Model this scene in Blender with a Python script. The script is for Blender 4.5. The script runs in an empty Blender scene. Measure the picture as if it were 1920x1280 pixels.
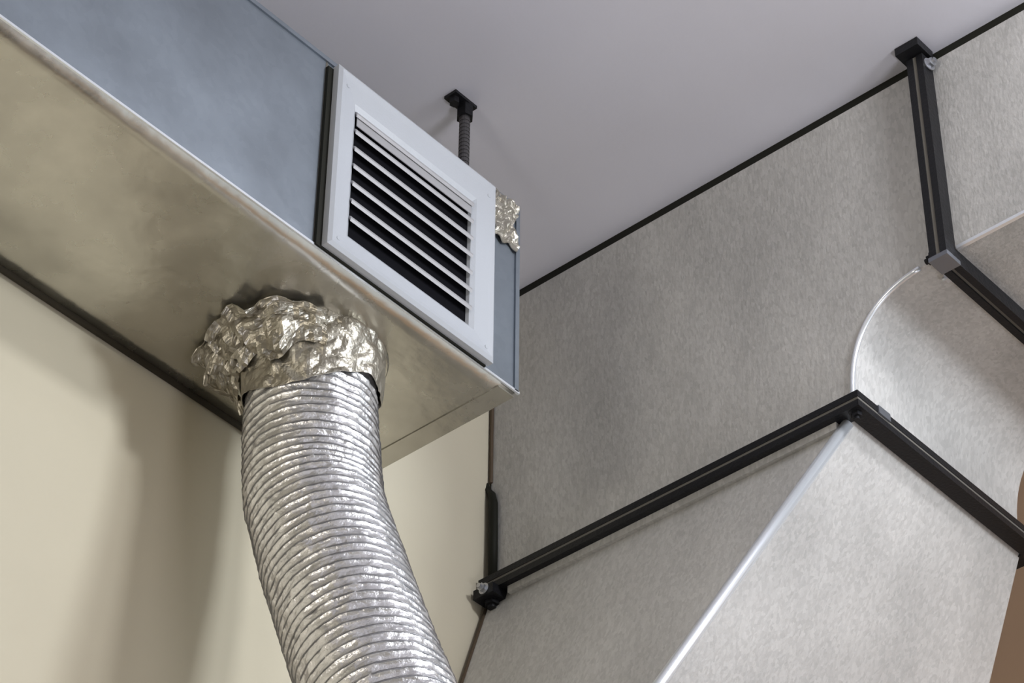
import bpy, bmesh, math, random
from mathutils import Vector, Matrix, noise

random.seed(7)
S = bpy.context.scene
C = bpy.context.collection

# ---------------------------------------------------------------- camera
FPX, YAW, PITCH, ROLL = 5215.34, 0.72608977, 0.70008182, 0.01017501
CZ = 1.6
f = Vector((math.cos(PITCH)*math.cos(YAW), math.cos(PITCH)*math.sin(YAW), math.sin(PITCH)))
r0 = Vector((math.sin(YAW), -math.cos(YAW), 0)); u0 = r0.cross(f)
RX = r0*math.cos(ROLL)+u0*math.sin(ROLL); UP = u0*math.cos(ROLL)-r0*math.sin(ROLL)
cam = bpy.data.cameras.new('camera'); camo = bpy.data.objects.new('camera', cam); C.objects.link(camo)
cam.sensor_width = 36; cam.sensor_fit = 'HORIZONTAL'; cam.lens = FPX*36/1920; cam.clip_end = 60
M = Matrix((RX, UP, -f)).transposed().to_4x4(); M.translation = (0, 0, CZ)
camo.matrix_world = M
S.camera = camo

# ---------------------------------------------------------------- world, lights, exposure
w = bpy.data.worlds.new('world'); S.world = w; w.use_nodes = True
bg = w.node_tree.nodes['Background']; bg.inputs['Color'].default_value = (0.84, 0.92, 1.0, 1); bg.inputs['Strength'].default_value = 1.0

def area(name, loc, target, sx, sy, power, col):
    l = bpy.data.lights.new(name, 'AREA'); l.shape = 'RECTANGLE'; l.size = sx; l.size_y = sy; l.energy = power; l.color = col
    o = bpy.data.objects.new(name, l); C.objects.link(o); o.location = loc
    o.rotation_euler = (Vector(target)-Vector(loc)).to_track_quat('-Z', 'Y').to_euler()
    return o
area('front_lamp', (3.12, -1.15, 4.08), (2.1, 2.2, 3.9), 0.55, 0.5, 56, (0.88, 0.94, 1.0))
area('ceiling_spot', (2.22, 0.45, 4.48), (2.2, 2.3, 3.9), 0.25, 0.12, 11, (0.95, 0.97, 1.0))
area('added_left_fill', (-2.45, 1.2, 2.9), (2.5, 1.9, 4.0), 1.1, 0.7, 36, (1.0, 0.95, 0.86))  # added unseen fill that brightens the big duct's cheek
area('added_low_fill', (1.6, -0.8, 0.9), (2.3, 1.5, 4.3), 0.6, 0.6, 30, (0.93, 0.93, 1.0))  # added unseen uplight to brighten the ceiling and wall

S.view_settings.view_transform = 'Standard'; S.view_settings.look = 'None'
S.view_settings.gamma = 1; S.view_settings.exposure = 0.0; S.view_settings.use_curve_mapping = False

# ---------------------------------------------------------------- dimensions (metres)
H = 4.6            # ceiling
WV = 2.325         # wall behind the ducts
UC, UR = 2.568, 2.985     # left and right faces of the big duct
ZF, ZH = 4.014, 4.208     # horizontal joint, underside of the horizontal run
VH, VF = 1.467, 1.645     # upright joint, front face at the horizontal joint
DZ0, DZ1, DV0, DV1, DUE = 4.02, 4.365, 1.975, 2.312, 2.232   # small duct

# ---------------------------------------------------------------- materials
def mat(name, base, rough=.5, metal=0.0, var=0.0, vscale=8, stretch=(1,1,1), bump=0.0, bscale=40, fine=0.0, fscale=200,
        rvar=0.0, spangle=0.0, sscale=120, detail=4, vcol=None):
    m = bpy.data.materials.new(name); m.use_nodes = True
    n = m.node_tree.nodes; L = m.node_tree.links; p = n['Principled BSDF']
    p.inputs['Roughness'].default_value = rough; p.inputs['Metallic'].default_value = metal
    tc = n.new('ShaderNodeTexCoord'); mp = n.new('ShaderNodeMapping'); mp.inputs['Scale'].default_value = stretch
    L.new(tc.outputs['Object'], mp.inputs['Vector'])
    col = None
    base = tuple(base)+(1,)
    if var:
        t = n.new('ShaderNodeTexNoise'); t.inputs['Scale'].default_value = vscale; t.inputs['Detail'].default_value = detail
        L.new(mp.outputs[0], t.inputs['Vector'])
        mx = n.new('ShaderNodeMix'); mx.data_type = 'RGBA'
        hi = vcol if vcol else tuple(min(1, c*(1+var)) for c in base[:3])
        lo = tuple(c*(1-var) for c in base[:3])
        rp = n.new('ShaderNodeMapRange'); rp.inputs[1].default_value = .3; rp.inputs[2].default_value = .7
        L.new(t.outputs['Fac'], rp.inputs[0]); L.new(rp.outputs[0], mx.inputs['Factor'])
        mx.inputs[6].default_value = lo+(1,); mx.inputs[7].default_value = tuple(hi)+(1,)
        col = mx.outputs[2]
        if rvar:
            rr = n.new('ShaderNodeMapRange'); rr.inputs[3].default_value = rough-rvar; rr.inputs[4].default_value = rough+rvar
            L.new(t.outputs['Fac'], rr.inputs[0]); L.new(rr.outputs[0], p.inputs['Roughness'])
    if spangle:
        v = n.new('ShaderNodeTexVoronoi'); v.inputs['Scale'].default_value = sscale
        L.new(mp.outputs[0], v.inputs['Vector'])
        sp = n.new('ShaderNodeSeparateColor'); L.new(v.outputs['Color'], sp.inputs[0])
        mr = n.new('ShaderNodeMapRange'); mr.inputs[3].default_value = 1-spangle; mr.inputs[4].default_value = 1+spangle
        L.new(sp.outputs[0], mr.inputs[0])
        mul = n.new('ShaderNodeVectorMath'); mul.operation = 'MULTIPLY'
        if col: L.new(col, mul.inputs[0])
        else: mul.inputs[0].default_value = base[:3]
        L.new(mr.outputs[0], mul.inputs[1]); col = mul.outputs[0]
    if col: L.new(col, p.inputs['Base Color'])
    else: p.inputs['Base Color'].default_value = base
    last = None
    for amt, sc, dist in ((bump, bscale, .01), (fine, fscale, .002)):
        if amt:
            t = n.new('ShaderNodeTexNoise'); t.inputs['Scale'].default_value = sc; t.inputs['Detail'].default_value = 3
            L.new(mp.outputs[0], t.inputs['Vector'])
            b = n.new('ShaderNodeBump'); b.inputs['Strength'].default_value = amt; b.inputs['Distance'].default_value = dist
            L.new(t.outputs['Fac'], b.inputs['Height'])
            if last: L.new(last, b.inputs['Normal'])
            last = b.outputs[0]
    if last: L.new(last, p.inputs['Normal'])
    return m

GALV = mat('galvanised_steel', (.235, .265, .305), .42, .7, var=.08, vscale=9, bump=.10, bscale=9, fine=.05, fscale=90, rvar=.06, spangle=.03, sscale=90)
GALVB = mat('galvanised_steel_reflection_tint', (.54, .52, .465), .27, .9, var=.14, vscale=11, bump=.35, bscale=9, fine=.2, fscale=60, rvar=.08, detail=6)  # same steel as the sides, with the beige reflection put into its colour
BIG = mat('embossed_duct_sheet', (.49, .48, .47), .6, .2, var=.13, vscale=7, stretch=(1, 1, .4), bump=.12, bscale=12, fine=.35, fscale=260, spangle=.10, sscale=230, detail=6)
BRIGHT = mat('seam_steel_highlight', (.80, .83, .88), .3, .6)  # lighter than the sheets: edge highlights put into the seam colour
BLACK = mat('black_painted_steel', (.012, .012, .014), .38, .0, fine=.3, fscale=200)
BLACKG = mat('grey_gasket', (.13, .12, .105), .7)
RUBBER = mat('black_rubber', (.012, .012, .008), .6)
GAPLINE = mat('gap_line_brown', (.09, .06, .035), .8)  # dark brown line drawn along the gap at the wall
WHITE = mat('painted_grille', (.46, .48, .52), .35, .0, fine=.15, fscale=260)
BLADE = mat('grille_blade', (.36, .355, .37), .4, .1)
DARK = mat('interior_shade', (.008, .008, .010), .9)  # near-black colour standing in for the shade inside the duct
FOIL = mat('hose_foil', (.82, .815, .83), .33, .82, var=.14, vscale=60, bump=.3, bscale=45, fine=.5, fscale=260, rvar=.08)
TAPE = mat('foil_tape', (.47, .44, .38), .40, .85, var=.12, vscale=30, bump=.6, bscale=40, fine=.6, fscale=140)
CEIL = mat('ceiling_paint', (.74, .735, .82), .75, var=.03, vscale=3, fine=.15, fscale=60)
WALL = mat('beige_wall_paint', (.64, .585, .455), .8, var=.04, vscale=2.2, fine=.12, fscale=60)
TAN = mat('tan_wall_paint', (.85, .61, .42), .8, var=.04, vscale=3)
FLOOR = mat('floor_screed', (.12, .11, .095), .7, var=.08, vscale=3)
STEEL = mat('zinc_bolt', (.55, .56, .6), .35, .9)

for m_ in (BLACK, RUBBER, DARK): m_.node_tree.nodes['Principled BSDF'].inputs['Specular IOR Level'].default_value = .18 if m_ is not DARK else .02
# ---------------------------------------------------------------- helpers
def finish(name, bm, m, parent=None, smooth=False, bevel=0.0):
    if bevel:
        bmesh.ops.bevel(bm, geom=[e for e in bm.edges if len(e.link_faces) == 2 and e.calc_face_angle(0) > .5], offset=bevel, segments=2, affect='EDGES', profile=.5)
    bmesh.ops.recalc_face_normals(bm, faces=bm.faces)
    me = bpy.data.meshes.new(name); bm.to_mesh(me); bm.free()
    if smooth: me.polygons.foreach_set('use_smooth', [True]*len(me.polygons))
    me.materials.append(m)
    o = bpy.data.objects.new(name, me); C.objects.link(o)
    if parent is not None:
        o.parent = parent; o.matrix_parent_inverse = parent.matrix_world.inverted()
    return o

def hexa(bm, p):   # 8 corner points: 4 lower ring, 4 upper ring
    v = [bm.verts.new(q) for q in p]
    for a in ((0,3,2,1), (4,5,6,7), (0,1,5,4), (1,2,6,5), (2,3,7,6), (3,0,4,7)):
        bm.faces.new([v[i] for i in a])

def box(bm, x0, x1, y0, y1, z0, z1):
    hexa(bm, [(x0,y0,z0), (x1,y0,z0), (x1,y1,z0), (x0,y1,z0), (x0,y0,z1), (x1,y0,z1), (x1,y1,z1), (x0,y1,z1)])

def boxo(name, m, parent, x0, x1, y0, y1, z0, z1, bevel=0.0):
    bm = bmesh.new(); box(bm, x0, x1, y0, y1, z0, z1); return finish(name, bm, m, parent, bevel=bevel)

def poly_solid(bm, a, b):  # two matching outlines -> closed solid
    va = [bm.verts.new(q) for q in a]; vb = [bm.verts.new(q) for q in b]
    n = len(a); bm.faces.new(va); bm.faces.new(list(reversed(vb)))
    for i in range(n): bm.faces.new([va[i], vb[i], vb[(i+1) % n], va[(i+1) % n]])

def cyl(bm, p, q, r, n=16, r2=None):
    p = Vector(p); q = Vector(q); d = (q-p).normalized()
    a = d.orthogonal().normalized(); b = d.cross(a); r2 = r if r2 is None else r2
    A = []; B = []
    for i in range(n):
        t = 2*math.pi*i/n; o = a*math.cos(t)+b*math.sin(t)
        A.append(p+o*r); B.append(q+o*r2)
    poly_solid(bm, A, B)

def sweep(bm, pts, r, n=8, closed=False):
    rings = []
    for i, p in enumerate(pts):
        p = Vector(p)
        t = (Vector(pts[min(i+1, len(pts)-1)])-Vector(pts[max(i-1, 0)])).normalized()
        a = t.cross(Vector((0.3, 0.5, .81))).normalized(); b = t.cross(a)
        rr = r(i) if callable(r) else r
        rings.append([bm.verts.new(p+(a*math.cos(2*math.pi*k/n)+b*math.sin(2*math.pi*k/n))*rr) for k in range(n)])
    for i in range(len(rings)-1):
        for k in range(n):
            bm.faces.new([rings[i][k], rings[i][(k+1) % n], rings[i+1][(k+1) % n], rings[i+1][k]])
    bm.faces.new(rings[0]); bm.faces.new(list(reversed(rings[-1])))

def thing(name, label, cat, loc, group=None):
    o = bpy.data.objects.new(name, None); C.objects.link(o); o.location = loc; o.empty_display_size = .1
    o['label'] = label; o['category'] = cat
    if group: o['group'] = group
    bpy.context.view_layer.update()
    return o

def bolt(parent, p, d, r=.009, name='bolt', m=None):
    p = Vector(p); d = Vector(d); bm = bmesh.new()
    cyl(bm, p, p+d*.008, r, 6); cyl(bm, p+d*.0079, p+d*.013, r*.55, 12)
    cyl(bm, p, p+d*.0015, r*1.35, 16)
    return finish(name, bm, m or STEEL, parent)

# ---------------------------------------------------------------- setting
def struct(name, m, parts):
    bm = bmesh.new()
    for a in parts: box(bm, *a)
    o = finish(name, bm, m); o['kind'] = 'structure'; return o
X0, X1, Y0 = -2.6, 3.26, -4.0
struct('ceiling', CEIL, [(X0, X1+.2, Y0, WV+.2, H, H+.15)])
struct('floor', FLOOR, [(X0, X1+.2, Y0, WV+.2, -.15, 0)])
struct('wall_back', WALL, [(X0, X1+.2, WV, WV+.2, 0, H)])
struct('wall_left', WALL, [(X0-.2, X0, Y0, WV+.2, 0, H)])
struct('wall_front', WALL, [(X0-.2, X1+.2, Y0-.2, Y0, 0, H)])
wy0, wy1, wz0, wz1 = -2.4, 1.05, 1.1, 4.45     # window opening in the right wall
struct('wall_right', TAN, [(X1, X1+.2, wy1, WV, 0, H), (X1, X1+.2, Y0, wy0, 0, H), (X1, X1+.2, wy0, wy1, 0, wz0), (X1, X1+.2, wy0, wy1, wz1, H)])

# ---------------------------------------------------------------- small galvanised duct
sd = thing('supply_duct', 'smooth galvanised steel duct with a shiny underside coloured for its beige reflection, running in from the upper left', 'duct', (1.2, (DV0+DV1)/2, DZ0))
U0 = 0.35; UJ = 1.836; T = .0015
def front_panel(a, b, rise):
    bm = bmesh.new()
    c = bm.verts.new(((a+b)/2, DV0-rise*.5, (DZ0+DZ1)/2))
    q = [bm.verts.new(p) for p in ((a, DV0, DZ0), (b, DV0, DZ0), (b, DV0, DZ1), (a, DV0, DZ1))]
    for i in range(4): bm.faces.new([q[i], q[(i+1) % 4], c])
    r = [bm.verts.new((v.co.x, DV0+T*2, v.co.z)) for v in q]
    bm.faces.new(list(reversed(r)))
    for i in range(4): bm.faces.new([q[i], r[i], r[(i+1) % 4], q[(i+1) % 4]])
    return finish('side_panel', bm, GALV, sd)
front_panel(U0, 1.235, .004); front_panel(1.24, UJ-.003, .0045); front_panel(UJ+.001, DUE, 0)
# gently warped underside sheets
def under(a, b, seed):
    bm = bmesh.new(); nx, ny = max(3, int((b-a)/.03)), 12
    g = [[bm.verts.new((a+(b-a)*i/nx, DV0+(DV1-DV0)*j/ny,
          DZ0-(.0035*math.sin(math.pi*j/ny)*(math.sin(math.pi*i/nx)**.5)*(.9+.9*noise.noise((i*.13, j*.12, seed)))))) for j in range(ny+1)] for i in range(nx+1)]
    for i in range(nx):
        for j in range(ny): bm.faces.new([g[i][j], g[i+1][j], g[i+1][j+1], g[i][j+1]])
    o = finish('underside_panel', bm, GALVB, sd, smooth=True)
    s = o.modifiers.new('t', 'SOLIDIFY'); s.thickness = .002; s.offset = -1
    return o
under(U0, DUE, 1)
boxo('back_panel', GALV, sd, U0, DUE, DV1-.002, DV1, DZ0+.001, DZ1)
boxo('top_panel', GALV, sd, U0, DUE, DV0+.001, DV1-.001, DZ1-.002, DZ1+.0005)
boxo('end_cap', GALV, sd, DUE-.001, DUE+.002, DV0+.003, DV1, DZ0+.002, DZ1, 0)
boxo('end_hem', GALVB, sd, DUE-.028, DUE+.004, DV0+.006, DV1, DZ0-.004, DZ0-.0005, .0012)
boxo('end_hem', GALV, sd, DUE-.004, DUE+.004, DV0-.003, DV0+.0005, DZ0, DZ1, .0012)
bm = bmesh.new()
hexa(bm, [(U0, DV0-.003, DZ0-.002), (DUE+.006, DV0-.003, DZ0-.002), (DUE+.006, DV0+.001, DZ0-.002), (U0, DV0+.001, DZ0-.002),
          (U0, DV0-.003, DZ0+.002), (DUE+.006, DV0-.003, DZ0+.002), (DUE+.006, DV0+.001, DZ0+.003), (U0, DV0+.001, DZ0+.003)])
finish('bottom_seam', bm, BRIGHT, sd, bevel=.0008)['label'] = 'folded seam with painted highlight along the lower front edge'
boxo('top_seam', GALV, sd, U0, DUE, DV0-.003, DV0+.001, DZ1-.006, DZ1+.002, .001)
boxo('section_joint', BLACKG, sd, UJ-.003, UJ+.001, DV0-.0005, DV0+.003, DZ0+.002, DZ1-.002)
# crinkled foil tape at the top corner right of the grille
def crumple_patch(name, parent, m, P, nu, nv, amp, sc, seed, thick=.0012):
    bm = bmesh.new(); g = []
    for i in range(nu+1):
        row = []
        for j in range(nv+1):
            p, nrm = P(i/nu, j/nv)
            p = Vector(p); nrm = Vector(nrm)
            e = noise.noise(Vector((p.x*sc, p.y*sc, p.z*sc+seed)))+.5*noise.noise(Vector((p.x*sc*2.3, p.y*sc*2.3, p.z*sc*2.3+seed)))
            row.append(bm.verts.new(p+nrm*(amp*(abs(e)*1.8))))
        g.append(row)
    for i in range(nu):
        for j in range(nv): bm.faces.new([g[i][j], g[i+1][j], g[i+1][j+1], g[i][j+1]])
    o = finish(name, bm, m, parent)
    s = o.modifiers.new('t', 'SOLIDIFY'); s.thickness = thick
    return o
o = crumple_patch('foil_tape', sd, TAPE, lambda a, b: ((2.176+.05*a+.006*math.sin(b*9), DV0-.001, DZ1-.09+.09*b+.004*math.sin(a*11)), (0, -1, 0)), 12, 18, .005, 60, 3)
o['label'] = 'crinkled foil tape on the duct corner beside the grille'

# ---------------------------------------------------------------- grille
gr = thing('air_grille', 'white square louvred air grille on the side of the smooth galvanised duct', 'vent', (2.005, DV0, DZ0))
GX0, GX1, GZ0, GZ1 = 1.843, 2.168, 4.022, 4.352
OX0, OX1, OZ0, OZ1 = 1.886, 2.120, 4.066, 4.291
boxo('gasket', RUBBER, gr, GX0-.010, GX1-.004, DV0-.006, DV0-.0006, GZ0-.003, GZ1-.004)
bm = bmesh.new()
prof = [(0, 0), (.0, .011), (.005, .015), (.013, .013), (.034, .010), (.040, .006), (.042, 0)]   # inset, proud
rings = []
for ins, pr in prof:
    fx0 = (OX0-GX0)/.042; fx1 = (GX1-OX1)/.042; fz0 = (OZ0-GZ0)/.042; fz1 = (GZ1-OZ1)/.042
    y = DV0-.005-pr
    rings.append([bm.verts.new(q) for q in ((GX0+ins*fx0, y, GZ0+ins*fz0), (GX1-ins*fx1, y, GZ0+ins*fz0), (GX1-ins*fx1, y, GZ1-ins*fz1), (GX0+ins*fx0, y, GZ1-ins*fz1))])
for i in range(len(rings)):
    A = rings[i]; B = rings[(i+1) % len(rings)]
    for k in range(4): bm.faces.new([A[k], A[(k+1) % 4], B[(k+1) % 4], B[k]])
finish('frame', bm, WHITE, gr)
boxo('opening_shade', DARK, gr, OX0-.004, OX1+.004, DV0-.0062, DV0-.0058, OZ0-.004, OZ1+.004)  # flat black sheet in place of the shaded depth behind the louvres
nb = 7; pitch = (OZ1-OZ0)/nb
for k in range(nb):
    z = OZ0+pitch*(k+.98)
    bm = bmesh.new()
    pr = [(DV0-.0150, z-.0095), (DV0-.0165, z-.005), (DV0-.0155, z-.001), (DV0-.0068, z+.006), (DV0-.0063, z+.0045), (DV0-.0128, z-.003)]
    poly_solid(bm, [(OX0-.003, a, b) for a, b in pr], [(OX1+.003, a, b) for a, b in pr])
    finish('louvre', bm, BLADE, gr)
boxo('top_damper', BLADE, gr, OX0, OX1, DV0-.0135, DV0-.0125, OZ1-.024, OZ1+.001)
for x in (GX0+.018, GX1-.016):
    for z in (GZ0+.018, GZ1-.03):
        bm = bmesh.new(); cyl(bm, (x, DV0-.015, z), (x, DV0-.0185, z), .0045, 12, .003); finish('screw', bm, WHITE, gr)

# ---------------------------------------------------------------- hanger rod
hx, hy = 2.196, 2.05
hg = thing('hanger_rod', 'thin dark hanger rod fixed to the ceiling behind the white grille', 'hanger', (hx, hy, H))
bm = bmesh.new(); cyl(bm, (hx, hy, H-.012), (hx, hy, DZ1+.004), .0075, 14)
for i in range(26):
    z = H-.02-i*.0078; cyl(bm, (hx, hy, z), (hx, hy, z-.003), .0085, 14)
finish('rod', bm, mat('dark_rod', (.10, .095, .10), .45, .5), hg)
boxo('ceiling_plate', BLACK, hg, hx-.034, hx+.014, hy-.012, hy+.012, H-.006, H-.0005, .001)
bm = bmesh.new(); cyl(bm, (hx, hy, H-.006), (hx, hy, H-.030), .0135, 6); finish('nut', bm, BLACK, hg)
bm = bmesh.new(); cyl(bm, (hx-.024, hy, H-.006), (hx-.024, hy, H-.017), .008, 6); finish('anchor_bolt', bm, BLACK, hg)
boxo('duct_clip', BLACK, hg, hx-.02, hx+.015, hy-.02, hy+.02, DZ1+.003, DZ1+.007, .001)
bm = bmesh.new(); cyl(bm, (hx, hy, DZ1+.006), (hx, hy, DZ1+.018), .013, 6); finish('nut', bm, BLACK, hg)

# ---------------------------------------------------------------- flexible hose
HC = Vector((2.0, 2.137, DZ0)); HR = .093
fh = thing('flexible_hose', 'silver ribbed foil hose hanging from the underside of the smooth duct', 'hose', HC)
def hpath(t):   # t: drop below the duct
    k = [(0, 0, 0), (.12, .000, -.004), (.167, .000, -.009), (.25, .0, -.020), (.33, .000, -.046), (.42, .000, -.080), (.51, .0, -.115), (.583, .0, -.144), (.8, .01, -.24), (1.4, .03, -.56)]
    for i in range(len(k)-1):
        if t <= k[i+1][0]:
            a, b = k[i], k[i+1]; s = (t-a[0])/(b[0]-a[0])
            p0 = k[max(i-1, 0)]; p3 = k[min(i+2, len(k)-1)]
            out = []
            for c in (1, 2):
                m0 = (b[c]-p0[c])/(b[0]-p0[0]); m1 = (p3[c]-a[c])/(p3[0]-a[0]); h = b[0]-a[0]
                out.append((2*s**3-3*s*s+1)*a[c]+(s**3-2*s*s+s)*h*m0+(-2*s**3+3*s*s)*b[c]+(s**3-s*s)*h*m1)
            return HC+Vector((out[0], out[1], -t))
    return HC+Vector((k[-1][1], k[-1][2], -t))
def hframe(t):
    d = (hpath(t+.01)-hpath(max(t-.01, 0))).normalized()
    a = (Vector((1, 0, 0))-d*d.x).normalized(); return hpath(t), d, a, d.cross(a)
def hose_mesh(t0, t1, nt, na, rad):
    bm = bmesh.new(); g = []
    for i in range(nt+1):
        t = t0+(t1-t0)*i/nt; c, d, a, b = hframe(t); row = []
        for k in range(na):
            th = 2*math.pi*k/na; o = a*math.cos(th)+b*math.sin(th)
            row.append(bm.verts.new(c+o*rad(t, th, c+o*HR)))
        g.append(row)
    for i in range(nt):
        for k in range(na): bm.faces.new([g[i][k], g[i][(k+1) % na], g[i+1][(k+1) % na], g[i+1][k]])
    return bm
PIT = .0145
def rad(t, th, p):
    ph = (t/PIT+th/(2*math.pi)) % 1
    rib = math.exp(-((ph-.5)/.17)**2)
    swell = 1-.04*max(0, 1-t/.2)
    q = p*26
    cr = abs(noise.noise(q))*.005+abs(noise.noise(p*75))*.0022+noise.noise(p*160)*.0012
    return HR*swell-.004+(.0012+.0010*noise.noise(p*9))*rib-cr*(1-.45*rib)+.002
finish('foil_sleeve', hose_mesh(.03, 1.35, 760, 150, rad), FOIL, fh, smooth=True)
def wire(i): return .0011
pts = []
N = int((1.3-.09)/PIT*28)
for i in range(N):
    t = .09+i*PIT/28; th = 2*math.pi*(.5-t/PIT); c, d, a, b = hframe(t); o = a*math.cos(th)+b*math.sin(th)
    pts.append(c+o*(rad(t, th, c+o*HR)+.0002))
bm = bmesh.new(); sweep(bm, pts, .0011, 5); finish('spiral_wire', bm, mat('spiral_wire_steel', (.27, .27, .28), .4, .9), fh, smooth=True)
# sheet metal spigot and rim against the duct
bm = bmesh.new(); cyl(bm, HC+Vector((0, 0, -.0045)), HC+Vector((0, 0, -.075)), HR-.006, 64); finish('spigot', bm, GALV, fh)
bm = bmesh.new(); cyl(bm, HC+Vector((0, 0, -.0042)), HC+Vector((0, 0, -.008)), HR+.010, 64, HR+.008); finish('spigot_rim', bm, GALVB, fh)
# wrinkled tape band over the hose end
def bandr(t, th, p):
    e = abs(noise.noise(p*18+Vector((3, 1, 0))))*.013+abs(noise.noise(p*48))*.007
    side = .5+.5*math.cos(th-math.radians(150))
    return HR-.003+(.002+.012*side)*math.exp(-((t-.015)/.035)**2)+e*(.2+.8*side)
def band_mesh():
    bm = bmesh.new(); g = []; nt, na = 46, 150
    for i in range(nt+1):
        row = []
        for k in range(na):
            th = 2*math.pi*k/na
            low = .05+.06*(.5+.5*math.cos(th-math.radians(165)))+.010*math.sin(th*3)+.006*noise.noise(Vector((th*3, 0, 0)))
            t = .005+(low-.005)*i/nt; c, d, a, b = hframe(t); o = a*math.cos(th)+b*math.sin(th)
            row.append(bm.verts.new(c+o*bandr(t, th, c+o*HR)))
        g.append(row)
    for i in range(nt):
        for k in range(na): bm.faces.new([g[i][k], g[i][(k+1) % na], g[i+1][(k+1) % na], g[i+1][k]])
    return bm
o = finish('foil_tape', band_mesh(), TAPE, fh); o['label'] = 'wrinkled foil tape band over the hose end'
s = o.modifiers.new('t', 'SOLIDIFY'); s.thickness = .001; s.offset = -1
# loose crumpled tape skirt flaring onto the duct underside, mostly on the image-left side
def skirt(a, b):
    th = math.radians(85+150*a)
    reach = (.072*math.sin(math.pi*a)**.5)*(.75+.5*abs(noise.noise(Vector((a*7, 2, 0)))))
    rr = HR+.004+reach*(b**.8)
    drop = .062*(1-b)**1.5*(.7+.5*noise.noise(Vector((a*6, 5, 0))))+.004
    p = HC+Vector((math.cos(th)*rr, math.sin(th)*rr, -drop-.004))
    p.y = min(p.y, DV1-.001)
    return p, Vector((math.cos(th)*.4, min(0, math.sin(th)), -1)).normalized()
o = crumple_patch('foil_tape', fh, TAPE, skirt, 46, 20, .016, 34, 9); o['label'] = 'loose crumpled tape skirt stuck to the duct underside'

# ---------------------------------------------------------------- big duct: elbow
e = .026
el = thing('duct_elbow', 'large grey embossed duct elbow with flat side cheek, turning down against the wall', 'duct', ((UC+UR)/2, 1.9, ZF))
VT = WV-.005; ZT = H-.020
arc = []
rv, rz = VF-VH, ZH-ZF
for i in range(25):
    t = math.pi/2*i/24
    arc.append((VH+.014+(rv-.014)*math.sin(t)**(2/2.6), ZF+.012+(rz-.012)*math.cos(t)**(2/2.6)))
outline = [(VT, ZF+.001), (VT, ZT), (VH+.001, ZT), (VH+.001, ZH)]+arc+[(VF, ZF+.001)]
for x in (UC, UR-.003):
    bm = bmesh.new(); poly_solid(bm, [(x, a, b) for a, b in outline], [(x+.003, a, b) for a, b in outline]); finish('cheek_panel', bm, BIG, el)
full = [(VH+.001, ZH)]+arc+[(VF, ZF+.001)]
bm = bmesh.new()
A = [[bm.verts.new((x, a, b)) for (a, b) in full] for x in (UC+.003, UR-.003)]
B = [[bm.verts.new((x, a+.002, b+.002)) for (a, b) in full] for x in (UC+.003, UR-.003)]
for i in range(len(full)-1):
    bm.faces.new([A[0][i], A[0][i+1], A[1][i+1], A[1][i]]); bm.faces.new([B[0][i], B[1][i], B[1][i+1], B[0][i+1]])
finish('throat_panel', bm, BIG, el, smooth=True)
boxo('heel_panel', BIG, el, UC+.003, UR-.003, VT-.003, VT, ZF+.001, ZT)
boxo('top_panel', BIG, el, UC+.003, UR-.003, VH, VT-.003, ZT-.003, ZT)
boxo('ceiling_gap_shade', RUBBER, el, UC+.004, UR-.003, VH, VT, ZT+.0005, H-.0005)  # black strip added as the shade in the gap under the ceiling
bm = bmesh.new(); sweep(bm, [(UC-.001, a-.002, b-.001) for a, b in full[3:]], .0042, 8)
finish('throat_seam', bm, BRIGHT, el, smooth=True)['label'] = 'folded seam with painted highlight around the throat curve'
# flanges
def bars(parent, specs):
    for s_ in specs: boxo('flange_bar', BLACK, parent, *s_, bevel=.0015)
pt = .011
bars(el, [(UC-e, UC, VF-e, VT, ZF+.002, ZF+.002+pt), (UC, UR, VF-e, VF, ZF+.002, ZF+.002+pt), (UR, UR+e, VF-e, VT, ZF+.002, ZF+.002+pt)])
bars(el, [(UC-e, UC, VH+.003, VH+.003+pt, ZH-e, ZT), (UC, UR, VH+.003, VH+.003+pt, ZH-e, ZH), (UR, UR+e, VH+.003, VH+.003+pt, ZH-e, ZT)])
boxo('gasket', BLACKG, el, UC-e+.001, UC+.001, VF-e+.001, VT, ZF-.003, ZF+.003)
boxo('gasket', BLACKG, el, UC+.001, UR+e-.004, VF-e+.001, VF+.002, ZF-.003, ZF+.003)
boxo('gasket', BLACKG, el, UC-e+.001, UC+.001, VH-.004, VH+.004, ZH-e+.004, ZT)
boxo('gasket', BLACKG, el, UC+.001, UR+e-.004, VH-.004, VH+.004, ZH-e+.004, ZH+.001)
# rubber strip closing the gap between cheek and wall
bm = bmesh.new()
sp_ = [(UC-.003, VT+.006, 4.225), (UC-.004, VT+.004, 4.212), (UC-.005, VT-.006, 4.198), (UC-.005, VT-.009, 4.18), (UC-.005, VT-.010, 4.12), (UC-.005, VT-.010, 4.035)]
sweep(bm, sp_, lambda i: (.003, .005, .006, .0075, .0075, .0075)[i], 8)
finish('rubber_strip', bm, RUBBER, el, smooth=True)['label'] = 'black rubber strip at the rear edge'
bm = bmesh.new(); sweep(bm, [(UC-.001, VT, 4.225), (UC-.001, VT, ZT-.01)], .0035, 6); finish('wall_gap_line', bm, GAPLINE, el)
boxo('ceiling_bracket', BLACK, el, UC-.042, UC-.001, VH-.018, VH+.022, H-.016, H-.0008, .002)
bolt(el, (UC-e*.45, VH+.016, ZH-.008), (0, 1, 0), .008, m=BLACK)
bolt(el, (UC+.03, VH+.015, ZH-.014), (0, 1, 0), .008)

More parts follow.
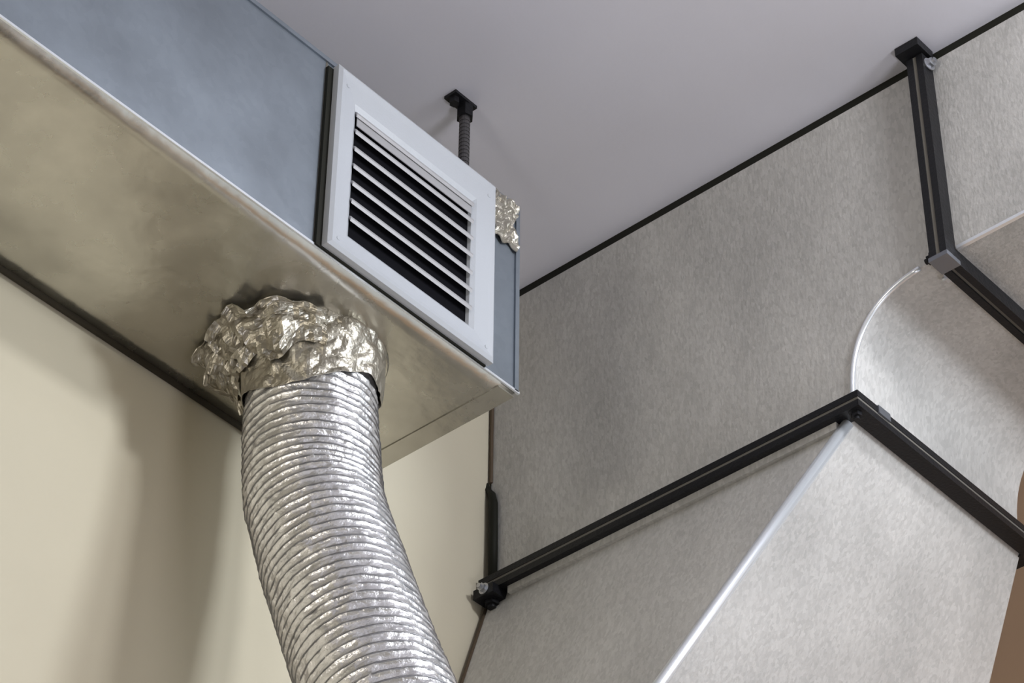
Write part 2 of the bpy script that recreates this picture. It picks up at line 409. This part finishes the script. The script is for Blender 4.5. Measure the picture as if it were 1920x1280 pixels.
# ---------------------------------------------------------------- big duct: horizontal run towards the room
hr = thing('duct_section', 'horizontal grey duct run at upper right, beyond the upright black flange joint', 'duct', ((UC+UR)/2, .8, ZH))
Y1 = VH-.001; YA = -1.2
boxo('side_panel', BIG, hr, UC, UC+.003, YA, Y1, ZH, ZT)
boxo('side_panel', BIG, hr, UR-.003, UR, YA, Y1, ZH, ZT)
boxo('underside_panel', BIG, hr, UC+.003, UR-.003, YA, Y1, ZH, ZH+.003)
boxo('top_panel', BIG, hr, UC+.003, UR-.003, YA, Y1, ZT-.003, ZT)
boxo('ceiling_gap_shade', RUBBER, hr, UC+.004, UR-.003, YA, Y1, ZT+.0005, H-.0005)  # same added black strip, shade of the ceiling gap along the run
bars(hr, [(UC-e, UC, VH-.003-pt, VH-.003, ZH-e, ZT), (UC, UR, VH-.003-pt, VH-.003, ZH-e, ZH), (UR, UR+e, VH-.003-pt, VH-.003, ZH-e, ZT)])
boxo('corner_seam', BRIGHT, hr, UC-.0015, UC+.004, YA, VH-.016, ZH-.0015, ZH+.004, .001)
bolt(hr, (UC-e*.5, VH-.016, H-.036), (-.2, -1, 0), .008)

# ---------------------------------------------------------------- big duct: flared piece below
tr = thing('duct_transition', 'flared grey duct piece below the black horizontal joint, its slanting front face brightly lit', 'duct', ((UC+UR)/2, 1.95, 3.3))
def ring(z, off=0.0):
    d = ZF-.003-z
    s, k, rr = .3197, .654, .29
    if z < 3.52: d = ZF-.003-3.52
    return [(UC-s*d, VF+k*d, z), (UR+rr*d, VF+k*d, z), (UR+rr*d, VT-.002, z), (UC-s*d, VT-.002, z)]
zs = [ZF-.003, 3.52, 3.1]
names = ['front_panel', 'right_panel', 'rear_panel', 'left_panel']
for k in range(4):
    bm = bmesh.new()
    L_ = [[bm.verts.new(ring(z)[k]), bm.verts.new(ring(z)[(k+1) % 4])] for z in zs]
    for i in range(2): bm.faces.new([L_[i][0], L_[i][1], L_[i+1][1], L_[i+1][0]])
    o = finish(names[k], bm, BIG, tr)
    s = o.modifiers.new('t', 'SOLIDIFY'); s.thickness = .002; s.offset = 0
bm = bmesh.new(); sweep(bm, [Vector(ring(z)[0])+Vector((.001, .001, 0)) for z in (ZF-.015, 3.52, 3.1)], .0085, 12)
finish('corner_seam', bm, BRIGHT, tr, smooth=True)['label'] = 'folded corner seam with painted highlight'
bm = bmesh.new(); sweep(bm, [Vector(ring(z)[3])+Vector((-.001, -.001, 0)) for z in (ZF-.02, 3.52, 3.1)], .0035, 6)
finish('wall_gap_line', bm, GAPLINE, tr, smooth=True)
bars(tr, [(UC-e, UC, VF-e, VT, ZF-.003-pt, ZF-.003), (UC, UR, VF-e, VF, ZF-.003-pt, ZF-.003), (UR, UR+e, VF-e, VT, ZF-.003-pt, ZF-.003)])
# turned-in lip under the flange
boxo('flange_lip', BIG, tr, UC-.016, UC-.003, VF+.02, VT-.05, ZF-.026, ZF-.0145, .001)
boxo('corner_bracket', BLACK, tr, UC-e-.012, UC+.004, VT-.040, VT-.001, ZF-.030, ZF-.013, .002)
bolt(tr, (UC-e*.5-.004, VT-.02, ZF-.029), (0, 0, -1), .012, m=BLACK)
bolt(tr, (UC-e-.011, VT-.022, ZF-.018), (-1, 0, 0), .007)
bolt(tr, (UC-e*.5, VF-e*.5, ZF-.0135), (0, 0, -1), .008, m=BLACK)

CLIP = mat('galvanised_clip', (.20, .21, .24), .4, .7)
boxo('corner_clip', CLIP, el, UC-e-.0015, UC+.006, VH-.0155, VH+.0155, ZH-e-.0015, ZH-e+.006, .002)
boxo('corner_clip', CLIP, el, UC+.022, UC+.050, VF-e-.002, VF-e+.016, ZF+.0005, ZF+.014, .002)

bm = bmesh.new(); sweep(bm, [(U0, DV1+.004, DZ0-.001), (DUE-.004, DV1+.004, DZ0-.001)], .006, 8)  # dark strip added as the shade under the duct's back edge
finish('wall_shade_strip', bm, mat('shade_strip_brown', (.025, .018, .008), .8), sd, smooth=True)['label'] = 'dark strip standing in for shade where the duct meets the wall'
